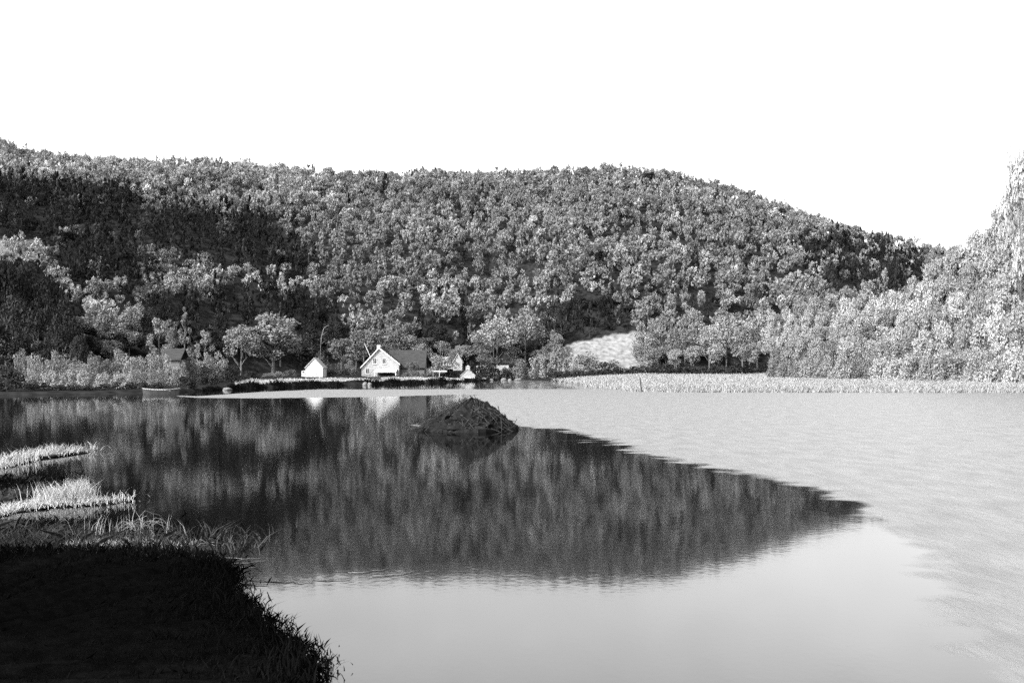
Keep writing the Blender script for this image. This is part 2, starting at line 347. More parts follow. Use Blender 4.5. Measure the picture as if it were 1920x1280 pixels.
def place(px, y, top, wpx, kind, fine, mat, label, group=None, cat=None, name=None, sink=.1):
    global NTREE
    x = X(px, y); gz = max(float(ground(x, y)), -.05) - sink
    h = max(Z(top, y) - gz, .8); wd = wpx / F * y
    me, tm = random.choice(proto(kind, fine, mat))
    nm = name or ('bush' if kind == 'bush' else 'dark_tree' if mat == 'leaf_dark' and kind == 'pointed' else 'tree')
    o = empty(nm, (x, y, gz), random.uniform(0, 6.28)); sc = wd / .92
    o.scale = (sc * random.uniform(.93, 1.07), sc * random.uniform(.93, 1.07), h / .98)
    link('crown', me, None, o); link('trunk', tm, None, o)
    tag(o, label, cat or ('bush' if kind == 'bush' else 'tree'), group); NTREE += 1
    return o

# --- trees and bushes of the left shore
g = 'dark trees massed at the left edge'
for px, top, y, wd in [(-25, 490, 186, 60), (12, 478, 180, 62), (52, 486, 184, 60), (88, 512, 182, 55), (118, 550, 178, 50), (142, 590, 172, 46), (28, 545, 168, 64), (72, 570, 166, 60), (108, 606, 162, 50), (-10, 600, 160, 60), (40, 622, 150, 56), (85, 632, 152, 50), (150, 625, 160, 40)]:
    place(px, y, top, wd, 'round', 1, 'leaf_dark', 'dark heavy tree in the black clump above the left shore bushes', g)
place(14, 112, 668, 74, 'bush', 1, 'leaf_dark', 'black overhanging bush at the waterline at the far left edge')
g = 'pale bushes along the left shore'
for i, px in enumerate(range(38, 330, 17)):
    y = 124 + (i % 3) * 7 + px * .03; top = 640 + (i * 37 % 29)
    place(px, y, top, 30 + (i * 13 % 17), 'bush', 1, 'leaf_mid' if i % 4 == 1 else 'leaf_light', 'pale leafy bush in the low band along the left shore', g)
for i, px in enumerate(range(60, 320, 33)):
    place(px, 121 + px * .008, 684 + (i * 5 % 7), 36, 'bush', 1, 'leaf_pale' if i < 6 else 'leaf_light', 'low bright shrub at the front of the left shore thicket', 'low shrubs at the front of the left shore')
g = 'dark waterside scrub on the left shore'
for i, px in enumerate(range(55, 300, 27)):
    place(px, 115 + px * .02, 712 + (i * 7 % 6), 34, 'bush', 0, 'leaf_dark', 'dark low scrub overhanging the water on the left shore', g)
place(298, 165, 590, 44, 'tall', 1, 'leaf_mid', 'slender greyish tree left of the bright pointed tree above the dark-roofed cabin')
place(322, 170, 596, 36, 'tall', 1, 'leaf_mid', 'grey narrow tree close behind the dark-roofed cabin')
place(346, 166, 575, 46, 'pointed', 1, 'leaf_light', 'bright pointed tree standing tallest above the dark-roofed cabin')
place(384, 160, 614, 36, 'tall', 1, 'leaf_light', 'bright small tree between the pointed tree and the big round tree')
place(362, 150, 650, 36, 'bush', 1, 'leaf_light', 'light bush right beside the dark-roofed cabin')
place(410, 165, 646, 44, 'bush', 1, 'leaf_light', 'light bush at the left foot of the big round tree')
for px, top, y, wd, lb in [(352, 690, 128, 40, 'dark bush at the corner where the left shore turns away'), (392, 674, 148, 46, 'dark bush under the big round tree, left of two'),
                           (432, 676, 158, 54, 'dark wide bush under the big round tree, right of two'), (470, 690, 170, 40, 'dark low bush beside the start of the pale shore strip')]:
    place(px, y, top, wd, 'bush', 1, 'leaf_dark', lb)
place(512, 206, 583, 140, 'round', 2, 'leaf_light', 'big round pale tree left of the small white shed', name='broadleaf_tree', sink=1.5)
place(452, 200, 600, 76, 'round', 2, 'leaf_light', 'round pale tree leaning against the big round tree', name='broadleaf_tree', sink=1.2)
place(545, 203, 690, 26, 'bush', 1, 'leaf_mid', 'small grey bush left of the white shed'); place(524, 200, 694, 26, 'bush', 1, 'leaf_mid', 'small grey bush second left of the white shed')
place(503, 192, 697, 24, 'bush', 1, 'leaf_light', 'small pale bush on the shore strip under the big round tree')
place(598, 209, 650, 26, 'bush', 1, 'leaf_mid', 'grey bush rising close behind the white shed roof'); place(706, 184, 702, 22, 'bush', 1, 'leaf_mid', 'small bush in the gap of the shore bank below the house gable'); place(613, 212, 672, 24, 'bush', 1, 'leaf_mid', 'small bush directly right of the white shed'); place(636, 214, 674, 26, 'bush', 1, 'leaf_mid', 'grey bush midway between shed and white house')
for px, top in ((762, 697), (778, 692), (793, 696)): place(px, 216, top, 22, 'bush', 1, 'leaf_mid', 'grey shrub against the wall of the dark house wing', 'shrubs against the dark house wing')
for px, top in ((622, 690), (648, 688)): place(px, 209, top, 24, 'bush', 0, 'leaf_dark', 'dark shrub between the white shed and the white house', 'dark shrubs between shed and house')
place(772, 217, 676, 30, 'round', 1, 'leaf_mid', 'small grey tree standing before the dark wing roof'); place(656, 218, 669, 28, 'bush', 1, 'leaf_light', 'pale rounded bush by the left corner of the white house')
# --- trees around the houses
place(640, 236, 630, 56, 'round', 1, 'leaf_mid', 'grey round tree behind and left of the white house', name='broadleaf_tree')
place(682, 244, 612, 62, 'round', 1, 'leaf_mid', 'grey round tree rising behind the white house gable', name='broadleaf_tree')
place(742, 246, 604, 74, 'round', 1, 'leaf_mid', 'wide grey tree behind the dark roof of the white house', name='broadleaf_tree')
place(790, 240, 640, 44, 'round', 1, 'leaf_mid', 'grey tree at the right end of the dark roof', name='broadleaf_tree')
place(818, 238, 652, 52, 'bush', 1, 'leaf_light', 'light feathery bush left of the small far cottage')
place(844, 252, 640, 46, 'bush', 1, 'leaf_mid', 'grey bush behind the small far cottage')
place(932, 254, 588, 96, 'round', 2, 'leaf_light', 'tall bright spreading tree right of the small far cottage', name='broadleaf_tree')
place(985, 262, 585, 70, 'round', 1, 'leaf_light', 'bright tree adjoining the tall spreading tree on its right', name='broadleaf_tree')
place(902, 250, 628, 44, 'tall', 1, 'leaf_mid', 'narrow grey tree in front of the tall spreading tree')
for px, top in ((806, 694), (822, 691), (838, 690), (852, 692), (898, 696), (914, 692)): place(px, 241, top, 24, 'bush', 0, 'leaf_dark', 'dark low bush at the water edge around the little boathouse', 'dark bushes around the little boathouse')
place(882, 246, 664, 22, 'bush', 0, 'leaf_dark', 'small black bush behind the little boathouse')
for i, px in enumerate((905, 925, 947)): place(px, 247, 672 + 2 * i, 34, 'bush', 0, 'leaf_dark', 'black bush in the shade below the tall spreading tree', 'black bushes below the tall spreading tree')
place(978, 246, 666, 44, 'bush', 1, 'leaf_light', 'light bush on the shore left of the big dark bush'); place(1008, 246, 656, 40, 'bush', 1, 'leaf_light', 'second light bush close against the big dark bush')
place(952, 248, 684, 28, 'bush', 1, 'leaf_light', 'low light bush at the right end of the stone wall')
place(1052, 236, 636, 62, 'bush', 1, 'leaf_mid', 'tall rounded bush at the left end of the dark waterside thicket')
place(1098, 228, 648, 74, 'bush', 1, 'leaf_mid', 'wide rounded bush in front of the pale meadow')
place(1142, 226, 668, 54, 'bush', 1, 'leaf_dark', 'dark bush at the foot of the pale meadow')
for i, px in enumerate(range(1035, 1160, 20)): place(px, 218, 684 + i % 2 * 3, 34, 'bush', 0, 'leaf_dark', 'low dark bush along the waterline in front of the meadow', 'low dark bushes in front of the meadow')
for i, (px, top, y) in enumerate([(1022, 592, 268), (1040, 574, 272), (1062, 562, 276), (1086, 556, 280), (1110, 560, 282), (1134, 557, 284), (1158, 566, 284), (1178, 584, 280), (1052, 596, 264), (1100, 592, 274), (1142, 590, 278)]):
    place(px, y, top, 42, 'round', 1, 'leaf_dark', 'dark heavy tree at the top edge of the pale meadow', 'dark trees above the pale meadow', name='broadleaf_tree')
g = 'hedge-like bushes coloured dark for shade at the back of the marsh'  # shade at the bush bases is given as dark leaf colour
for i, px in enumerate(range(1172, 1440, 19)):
    place(px, 224 + i % 2 * 4, 680 - (i * 5 % 8) + (3 if px > 1390 else 0), 36, 'bush', 0, 'leaf_dark', 'low bush coloured dark for the shaded line behind the marsh', g)
g = 'bright trees behind the marsh'
for px, top, y, wd in [(1205, 618, 246, 50), (1238, 590, 254, 58), (1268, 612, 244, 50), (1296, 580, 256, 60), (1330, 604, 246, 54), (1362, 585, 252, 56), (1392, 606, 242, 54), (1420, 585, 250, 56), (1225, 650, 236, 36), (1345, 640, 234, 44), (1300, 645, 236, 40), (1405, 640, 232, 44), (1265, 652, 236, 36)]:
    place(px, y, top, wd, 'round', 1, 'leaf_light', 'bright speckled tree behind the marsh, right of the pale meadow', g, name='broadleaf_tree')
# --- the big bright trees on the right
prof = itp([(1430, 590), (1470, 568), (1530, 552), (1600, 548), (1660, 545), (1700, 525), (1735, 480), (1765, 462), (1800, 436), (1850, 398), (1885, 362), (1920, 300), (1990, 270), (2100, 240)])
rows = [(0.0, 205, 46), (.22, 198, 46), (.45, 190, 44), (.66, 184, 40), (.84, 178, 36)]
for ri, (fr, y0, wd) in enumerate(rows):
    px = 1448 + (ri % 2) * 14
    while px < 1990:
        p0 = float(prof(px)); top = p0 + (672 - p0) * fr + random.uniform(-6, 8)
        y = y0 - (px - 1448) * .085 + random.uniform(-3, 3) + (1 - fr) * 6
        big = .75 + .75 * (px - 1448) / 500
        kd = random.choice(['round', 'round', 'tall']) if px < 1740 else 'round'
        lb, gr = (('pale leafy tree in the front row above the marsh at right', 'front trees above the marsh at right') if fr > .5 else
                  ('pale tree on the skyline of the bright wood at right', 'skyline trees of the bright wood at right') if fr < .1 else
                  ('pale tree in the middle of the bright wood at right', 'middle trees of the bright wood at right'))
        if fr > .8: kd = 'bush'
        place(px, y, top, wd * big * random.uniform(.95, 1.3), kd, 2 if fr < .6 else 1, 'leaf_pale' if random.random() < (px - 1480) / 330 else 'leaf_soft', lb, gr, 'tree', 'broadleaf_tree', sink=.6)
        px += wd * big * random.uniform(.62, .8)
place(1914, 150, 232, 84, 'round', 2, 'leaf_pale', 'tallest pale tree at the right edge with ragged top', name='broadleaf_tree')
place(1198, 232, 640, 34, 'round', 1, 'leaf_light', 'bright small tree cutting into the right side of the pale meadow', name='broadleaf_tree'); place(1210, 229, 655, 36, 'bush', 1, 'leaf_light', 'bright bush at the right foot of the pale meadow')
for px, top in ((300, 676), (313, 684), (330, 679), (343, 668)): place(px, 138, top, 26, 'bush', 1, 'leaf_light', 'light bush in front of the dark-roofed cabin wall', 'light bushes in front of the cabin')
for px in (1575, 1604): place(px, 176, 684, 26, 'bush', 0, 'leaf_dark', 'small dark bush under the bright wood at the back of the marsh', 'small dark bushes under the bright wood')

# --- forest on the hill
DARK = [[(-80, 330), (130, 338), (250, 352), (265, 400), (230, 445), (120, 430), (60, 440), (-80, 450)],  # trees inside these outlines get a much darker tone
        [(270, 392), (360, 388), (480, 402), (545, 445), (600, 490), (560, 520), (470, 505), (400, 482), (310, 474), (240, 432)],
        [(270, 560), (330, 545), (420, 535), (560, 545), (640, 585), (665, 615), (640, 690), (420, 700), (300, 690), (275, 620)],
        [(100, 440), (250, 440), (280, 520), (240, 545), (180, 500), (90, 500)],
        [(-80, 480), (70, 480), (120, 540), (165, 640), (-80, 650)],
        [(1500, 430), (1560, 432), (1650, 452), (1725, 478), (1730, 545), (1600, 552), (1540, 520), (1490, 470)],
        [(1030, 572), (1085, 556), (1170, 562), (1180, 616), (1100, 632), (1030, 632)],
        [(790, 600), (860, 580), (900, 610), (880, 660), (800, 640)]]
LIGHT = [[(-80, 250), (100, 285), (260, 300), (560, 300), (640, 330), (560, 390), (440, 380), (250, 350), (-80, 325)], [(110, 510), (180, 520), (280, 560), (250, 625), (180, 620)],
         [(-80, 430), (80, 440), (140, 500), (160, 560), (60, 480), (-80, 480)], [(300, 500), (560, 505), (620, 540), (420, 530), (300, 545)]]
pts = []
ys = np.arange(152, 452, 3.3)
for y in ys:
    xs = np.arange(-.70 * y, .60 * y, 3.5)
    xs = xs + rng.uniform(-1.9, 1.9, len(xs)); yv = y + rng.uniform(-1.9, 1.9, len(xs))
    pts.append(np.stack([xs, yv], 1))
pts = np.concatenate(pts)
fx, fy = pts[:, 0], pts[:, 1]
fpx = PX(fx, fy); fz = ground(fx, fy)
keep = (fy > base(fpx) + 2) & (fy < ridge_d(fpx) + 14)
gp = PY(fz, fy)
keep &= ~(in_poly(fpx, gp, MEADOW) | in_poly(fpx, gp, FIELD))
keep &= rng.random(len(fx)) > .07 + .10 * (vnoise(fx, fy, 9.0, 6) > .55)
fh = (1 + .20 * vnoise(fx, fy, 15.0, 7) * smooth((ridge_d(fpx) - 12 - fy) / 40)) * np.clip(rng.normal(TREE - .5, 1.25, len(fx)), 3.5, 9)
keep &= ~((fpx > 1420) & (fy < 255))
tp = PY(fz + fh, fy); mid = PY(fz + fh * .6, fy)
fx, fy, fz, fh, fpx, tp, mid = [q[keep] for q in (fx, fy, fz, fh, fpx, tp, mid)]
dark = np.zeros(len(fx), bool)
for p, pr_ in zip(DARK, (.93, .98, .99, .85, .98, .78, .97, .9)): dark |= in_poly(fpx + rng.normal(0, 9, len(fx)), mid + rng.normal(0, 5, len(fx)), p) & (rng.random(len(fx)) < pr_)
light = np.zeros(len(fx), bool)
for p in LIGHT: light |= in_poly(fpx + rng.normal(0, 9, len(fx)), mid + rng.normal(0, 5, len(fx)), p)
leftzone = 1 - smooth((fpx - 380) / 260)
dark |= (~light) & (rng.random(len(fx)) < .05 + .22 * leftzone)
tone = 0.145 * np.exp(rng.normal(0, .27, len(fx))); tone = tone * np.exp(.22 * vnoise(fx, fy, 20.0, 8)); tone = np.where(light, tone * 1.22, tone); tone = np.where(dark, 0.017 * np.exp(rng.normal(0, .4, len(fx))), tone)  # broad tone swings put shadowed folds into the canopy colour
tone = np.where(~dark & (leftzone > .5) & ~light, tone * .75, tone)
# the nearest rows stand as single trees, the rest is the far wood
order = np.argsort(fy - base(fpx) * .9)
vis = [i for i in order if -30 < fpx[i] < 1460]
single = set(vis[:130])
def zone(px):
    for lim, nm in ((200, 'above the left shore bushes'), (400, 'above the dark-roofed cabin'), (620, 'above the big round tree'), (800, 'right behind the white house'), (1020, 'behind the tall spreading tree'), (1210, 'above the pale meadow'), (1500, 'above the bright trees behind the marsh')):
        if px < lim: return nm
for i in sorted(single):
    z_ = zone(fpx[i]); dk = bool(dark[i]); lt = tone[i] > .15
    lb = ('dark tree on the lowest slope ' if dk else 'pale broadleaf tree on the lowest slope ' if lt else 'grey broadleaf tree on the lowest slope ') + z_
    place(fpx[i], fy[i], tp[i], 46 * 235 / fy[i] * random.uniform(.85, 1.2), random.choice(['pointed', 'round']) if dk else 'round', 1, 'leaf_dark' if dk else 'leaf_light' if lt else 'leaf_mid', lb, ('dark' if dk else 'pale' if lt else 'grey') + ' trees ' + z_, name='dark_tree' if dk else 'broadleaf_tree')
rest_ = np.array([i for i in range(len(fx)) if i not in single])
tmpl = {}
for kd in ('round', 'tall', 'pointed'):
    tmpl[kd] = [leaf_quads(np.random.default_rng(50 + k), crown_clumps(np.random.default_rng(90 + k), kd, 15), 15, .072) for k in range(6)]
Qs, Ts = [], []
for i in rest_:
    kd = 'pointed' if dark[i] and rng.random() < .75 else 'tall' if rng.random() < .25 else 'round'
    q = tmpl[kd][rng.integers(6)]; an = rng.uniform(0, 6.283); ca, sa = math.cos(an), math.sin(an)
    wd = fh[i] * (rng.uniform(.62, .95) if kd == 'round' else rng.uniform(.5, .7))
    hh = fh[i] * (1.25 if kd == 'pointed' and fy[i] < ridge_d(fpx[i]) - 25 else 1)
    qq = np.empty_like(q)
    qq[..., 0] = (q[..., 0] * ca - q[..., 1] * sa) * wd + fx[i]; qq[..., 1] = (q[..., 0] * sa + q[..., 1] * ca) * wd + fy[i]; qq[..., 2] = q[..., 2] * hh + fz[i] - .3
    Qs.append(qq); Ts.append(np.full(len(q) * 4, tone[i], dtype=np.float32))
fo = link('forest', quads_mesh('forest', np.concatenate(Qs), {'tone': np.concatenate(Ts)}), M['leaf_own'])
tag(fo, 'dense far wood covering the whole hillside up to the ridge', 'forest', kind='stuff')
print('single trees', NTREE, 'forest trees', len(rest_))

# ------------------------------------------------------------------ grass blades
def blades(name, x, y, z, h, wd, mat, lean=.35, seed=0):
    rg = np.random.default_rng(seed); n = len(x); an = rg.uniform(0, 6.283, n)
    b = np.stack([x, y, z], 1); u = np.stack([np.cos(an), np.sin(an), 0 * an], 1) * (wd * rg.uniform(.6, 1.3, n))[:, None]
    ln = rg.normal(0, lean, (n, 2)) * h[:, None]
    m_ = b + np.stack([ln[:, 0] * .35, ln[:, 1] * .35, h * .6], 1); tp_ = b + np.stack([ln[:, 0], ln[:, 1], h], 1)
    V = np.stack([b - u, b + u, m_ + u * .6, tp_, m_ - u * .6], 1).reshape(-1, 3)
    return link(name, np_mesh(name, V, np.arange(n * 5).reshape(-1, 5), 5), mat)
# marsh on the right
n = 110000
mpx = rng.uniform(1010, 2050, n); my = shore(mpx) + rng.uniform(0, 1, n) ** 1.3 * 95 - .5
ok = my < np.interp(mpx, [1010, 1440, 1700, 2050], [228, 225, 205, 190]); mpx, my = mpx[ok], my[ok]
ok = rng.random(len(my)) < np.clip((mpx - 1000) / 150, .15, 1); mpx, my = mpx[ok], my[ok]
mx_ = X(mpx, my)
o = blades('marsh_grass', mx_, my, np.maximum(ground(mx_, my), -.1) - .05, rng.uniform(.35, .7, len(mx_)), np.full(len(mx_), .07), M['marsh_sedge'], seed=3)
tag(o, 'pale tall marsh grass in a level band below the bright wood', 'grass', kind='stuff')
# grass on the pale shore strip and left bank
n = 6000
mpx = rng.uniform(440, 870, n); my = shore(mpx) + rng.uniform(1.6, 22, n); mx_ = X(mpx, my)
o = blades('shore_grass', mx_, my, ground(mx_, my) - .03, rng.uniform(.06, .3, n) * rng.uniform(.4, 1.2, n), np.full(n, .05), M['grass_pale'], seed=4)
tag(o, 'short dry grass on the shore in front of the houses', 'grass', kind='stuff')

n = 5000
mpx = rng.uniform(380, 960, n); my = shore(mpx) + rng.uniform(-.2, 1.7, n); mx_ = X(mpx, my)
o = blades('bank_sedge', mx_, my, ground(mx_, my) - .05, rng.uniform(.1, .5, n) * np.clip(1 + 1.0 * vnoise(mx_, my, 2.0, 5), .1, 2), np.full(n, .06), M['grass_dark'], lean=.6, seed=8)
tag(o, 'dark ragged sedge hanging over the edge of the far bank', 'grass', kind='stuff')

# ------------------------------------------------------------------ near banks on the left
def bank(name, outline, h, mat, label, cat, seed):
    """a low mud bank: outline in plan (x,y), ragged edge, domed"""
    rg = np.random.default_rng(seed); o_ = np.array(outline, float); c = o_.mean(0)
    P = []
    for i in range(len(o_)):
        a_, b_ = o_[i], o_[(i + 1) % len(o_)]; k = max(2, int(np.linalg.norm(b_ - a_) / .25))
        P += [a_ + (b_ - a_) * j / k for j in range(k)]
    P = np.array(P); nP = len(P); rad = P - c
    P = c + rad * (1 + rg.normal(0, .012, (nP, 1)))
    V, Fq = [], []
    rings = [(1.03, -.4), (1.0, .0), (.97, .35), (.9, .7), (.7, .9), (.4, 1.0), (.1, 1.0)]
    for s, hh in rings:
        q = c + (P - c) * s
        V += [(a_[0], a_[1], (hh * h if hh > 0 else hh) + rg.normal(0, .03) * (hh > 0)) for a_ in q]
    for r_ in range(len(rings) - 1):
        for i in range(nP): Fq.append((r_ * nP + i, r_ * nP + (i + 1) % nP, (r_ + 1) * nP + (i + 1) % nP, (r_ + 1) * nP + i))
    me = bpy.data.meshes.new(name); me.from_pydata(V, [], Fq + [tuple(range((len(rings) - 1) * nP, len(rings) * nP))]); me.update()
    o2 = link(name, me, mat); tag(o2, label, cat, kind='structure'); return o2, P
def at(px, py): y = F * EYE / (py - HZ); return X(px, y), y
def ribbon(pxs, w0):                             # plan outline of a spit from its front edge seen in the photo
    f = [at(*p) for p in pxs]; k = len(f)
    return f + [(x + .1, y + w0 * (1 - .8 * i / k) * (1)) for i, (x, y) in reversed(list(enumerate(f)))]
def grass_on(name, pts, n, h0, h1, mat, label, spread, seed, wd=.012, lean=.3, z0=.12):
    rg = np.random.default_rng(seed); p = np.array(pts); i = rg.integers(0, len(p) - 1, n); k = rg.random(n)[:, None]
    q = p[i] * (1 - k) + p[i + 1] * k; q = q + rg.normal(0, 1, (n, 2)) * np.array(spread); q = q[rg.random(n) < .62 + .5 * vnoise(q[:, 0], q[:, 1], .55, seed)]; n = len(q)
    o_ = blades(name, q[:, 0], q[:, 1], np.full(n, z0) - .08, rg.uniform(h0, h1, n) * np.clip(1 + .45 * vnoise(q[:, 0], q[:, 1], .4, seed + 1), .3, 1.6), np.full(n, wd), mat, lean, seed)
    return tag(o_, label, 'grass', kind='stuff')
s2 = [(-60, 972), (0, 966), (60, 952), (100, 946), (160, 946), (225, 943)]
bank('mud_bank', ribbon(s2, 1.0), .03, M['mud'], 'low mud spit with bright grass tuft at the left edge', 'bank', 11)
f = [at(px, py - 1) for px, py in s2]
grass_on('spit_grass', f, 2600, .03, .17, M['grass_dry'], 'bright dry grass along the nearer mud spit at left', (.2, .42), 21, wd=.008, lean=.7)
f = [at(px, py) for px, py in [(85, 943), (105, 940), (135, 940), (150, 941)]]
grass_on('spit_grass', f, 1500, .1, .48, M['grass_dry'], 'tallest bright grass tuft on the nearer mud spit at left', (.16, .3), 22, wd=.008, lean=.4)
s1 = [(-60, 888), (0, 876), (50, 860), (90, 852), (150, 850)]
bank('mud_bank', ribbon(s1, 1.4), .04, M['mud'], 'farther low mud spit with pale grass at the left edge', 'bank', 12)
f = [at(px, py - 1) for px, py in s1]
grass_on('spit_grass', f, 2600, .05, .32, M['grass_pale'], 'pale grass along the farther mud spit at left', (.3, .7), 23, wd=.013, lean=.6)
# weedy mud between the nearer spit and the foreground
bank('mud_bank', [at(-80, 1062), at(60, 1060), at(150, 1050), at(330, 1038), at(420, 1030), at(330, 1014), at(250, 996), at(150, 982), at(0, 974), at(-80, 976)], .07, M['mud'], 'flat weedy mud behind the dark foreground bank', 'bank', 13)
bank('mud_bank', [at(-80, 945), at(0, 940), at(60, 925), at(110, 905), at(90, 893), at(0, 890), at(-80, 895)], .05, M['mud'], 'dark wet mud between the two pale grass spits at left', 'bank', 17)
f = [at(-60, 920), at(20, 912), at(80, 905)]
grass_on('weed_grass', f, 2600, .04, .22, M['grass_dark'], 'dark low sedge on the mud between the grass spits', (.5, 1.0), 29, wd=.012, lean=.7)
f = [at(-70, 1015), at(30, 1000), at(120, 1000), at(220, 1010), at(330, 1022)]
grass_on('weed_grass', f, 5200, .04, .16, M['grass_dark'], 'dark low sedge matting the flat mud at left', (.6, .8), 30, wd=.012, lean=.8)
f = [at(-60, 1030), at(60, 1020), at(150, 1035), at(250, 1028), at(400, 1026)]
grass_on('weed_grass', f, 3200, .05, .3, M['grass_mid'], 'dull sparse weeds on the flat mud at left', (.6, .7), 24, wd=.009, lean=.8)
f = [at(160, 1034), at(220, 1030), at(260, 1028), at(320, 1026)]
grass_on('weed_grass', f, 700, .04, .16, M['grass_dry'], 'thin line of pale grass on the flat mud at left', (.3, .08), 25, wd=.009)
f = [at(165, 1015), at(215, 1010), at(285, 1012)]
grass_on('weed_grass', f, 60, .2, .5, M['grass_pale'], 'few tall pale stems standing on the flat mud at left', (.4, .1), 26, wd=.008)
# dark foreground bank; near-black mud and grass colours deepen its shade
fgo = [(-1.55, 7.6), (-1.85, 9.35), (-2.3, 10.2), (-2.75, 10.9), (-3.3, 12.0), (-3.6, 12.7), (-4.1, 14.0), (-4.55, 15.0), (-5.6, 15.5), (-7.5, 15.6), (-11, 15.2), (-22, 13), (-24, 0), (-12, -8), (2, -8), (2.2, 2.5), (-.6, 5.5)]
bank('foreground_bank', fgo, .3, M['shaded_mud'], 'black shaded foreground bank filling the lower left corner', 'bank', 14)
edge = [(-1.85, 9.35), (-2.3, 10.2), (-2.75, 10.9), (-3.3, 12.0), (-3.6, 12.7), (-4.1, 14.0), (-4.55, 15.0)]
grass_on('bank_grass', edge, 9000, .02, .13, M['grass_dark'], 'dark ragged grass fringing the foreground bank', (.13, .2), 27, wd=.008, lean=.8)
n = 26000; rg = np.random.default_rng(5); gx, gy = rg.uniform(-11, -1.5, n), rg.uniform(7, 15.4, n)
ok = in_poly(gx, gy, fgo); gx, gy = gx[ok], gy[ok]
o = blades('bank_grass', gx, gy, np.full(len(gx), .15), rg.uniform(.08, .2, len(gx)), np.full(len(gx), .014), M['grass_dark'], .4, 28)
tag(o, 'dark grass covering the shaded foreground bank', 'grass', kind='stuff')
# tangled twigs and drifting stems at the water's edge
rg = np.random.default_rng(41)
def stem(name, px, py, ln, lift, label, group, bend=.3):
    x, y = at(px, py); an = rg.uniform(-.5, .5); p = []
    for k in range(6):
        t_ = k / 5; p.append((x + math.cos(an) * ln * (t_ - .5) + rg.normal(0, .02), y + math.sin(an) * ln * (t_ - .5) + bend * ln * (t_ - .5) ** 2 + rg.normal(0, .02), .012 + lift * math.sin(math.pi * t_) ** 1.0 * rg.uniform(.8, 1.2)))
    tag(MB().tube(p, [.006, .007, .007, .006, .005, .003], 5).build(name, M['dead_wood']), label, 'stem' if 'stem' in name else 'twig', group)
for i in range(16): stem('twig', rg.uniform(225, 300), rg.uniform(988, 1014), rg.uniform(.3, .7), rg.uniform(.05, .35), 'pale bent twig in the tangle on the weedy mud', 'twigs tangled on the weedy mud')
for px, py in ((365, 1026), (385, 1030), (402, 1026), (378, 1022)): stem('twig', px, py, .4, rg.uniform(.02, .1), 'pale twig lying at the tip of the weedy mud', 'twigs at the tip of the weedy mud')
for px, py in ((445, 1048), (458, 1056), (450, 1064), (500, 1090), (530, 1088), (475, 1096), (560, 1092), (690, 1072), (735, 1078), (620, 1088)): stem('reed_stem', px, py, rg.uniform(.3, .7), .0, 'pale dead reed stem drifting off the corner of the foreground bank', 'dead stems drifting off the foreground bank', .5)
# unseen trees added outside the frame to throw shade on this bank
for x, y, h, wd in [(-13.5, 3.0, 12.5, 9), (-18, -2, 14, 10), (-9.5, -3.5, 13, 9), (-16.5, 7.2, 10, 7), (-23, 4.5, 13, 9)]:
    me, tm = random.choice(proto('round', 2, 'leaf_dark')); o = empty('tree', (x, y, .1), random.uniform(0, 6)); o.scale = (wd, wd, h)
    link('crown', me, None, o); link('trunk', tm, None, o); tag(o, 'dark leafy tree added outside the frame to shade the foreground bank', 'tree', 'added trees shading the foreground bank')

# ------------------------------------------------------------------ beaver lodge
D = 48.0
lodge = empty('beaver_lodge', (X(884, D), D, 0)); tag(lodge, 'dark conical heap of sticks and mud standing in the pond', 'beaver lodge')
pr = [(790, 812), (800, 803), (815, 788), (832, 768), (850, 755), (870, 748), (884, 745), (898, 752), (915, 766), (935, 780), (955, 795), (972, 810)]
V, Fq = [], []; nu, nv = 40, 16
lw, rw, hh = (884 - 786) / F * D * 1.06, (972 - 884) / F * D, (810 - 753) / F * D
rgl = np.random.default_rng(9)
for j in range(nv + 1):
    s = j / nv
    for i in range(nu):
        an = 2 * math.pi * i / nu; r_ = (lw if math.cos(an) < 0 else rw) if abs(math.cos(an)) > .3 else (lw + rw) / 2
        r_ = lw * (1 - math.cos(an)) / 2 + rw * (1 + math.cos(an)) / 2
        zz = hh * (1 - s ** 1.22) * (1 + .15 * s * (1 - s)) if s < 1 else -.3
        rr = r_ * (s ** (.92 + .22 * max(0, -math.cos(an)))) * (1 + rgl.normal(0, .05) + .07 * math.sin(3 * an + 1) + .05 * math.sin(7 * an + 5 * s)) + .02
        V.append((math.cos(an) * rr, math.sin(an) * rr * .9, zz * (1 + .10 * math.sin(4 * an + 6 * s) * s) + rgl.normal(0, .05)))
for j in range(nv):
    for i in range(nu): Fq.append((j * nu + i, (j + 1) * nu + i, (j + 1) * nu + (i + 1) % nu, j * nu + (i + 1) % nu))
me = bpy.data.meshes.new('mound'); me.from_pydata(V, [], Fq + [tuple(range(nu))]); me.update(); link('mound', me, M['lodge'], lodge)
mb = MB()
for k in range(330):
    an = rgl.uniform(0, 6.283); s = rgl.uniform(.03, 1) ** .7; r_ = lw * (1 - math.cos(an)) / 2 + rw * (1 + math.cos(an)) / 2
    zz = hh * (1 - s ** 1.22) * (1 + .15 * s * (1 - s)); p = Vector((math.cos(an) * r_ * s ** .92, math.sin(an) * r_ * .9 * s ** .92, zz + .03))
    d = Vector((math.cos(an + rgl.normal(0, .7)), math.sin(an + rgl.normal(0, .7)), -hh / r_ * rgl.uniform(-.9 if k % 7 == 0 else .2, 1.3))).normalized(); ln = rgl.uniform(.25, .75) * (1.5 if k % 9 == 0 else 1)
    mb.tube([p - d * ln * .5 + Vector((0, 0, .05)), p + d * ln * .5], [rgl.uniform(.012, .03), .01], 5)
o = mb.build('stick_pile', M['stick'], lodge); o['kind'] = 'stuff'

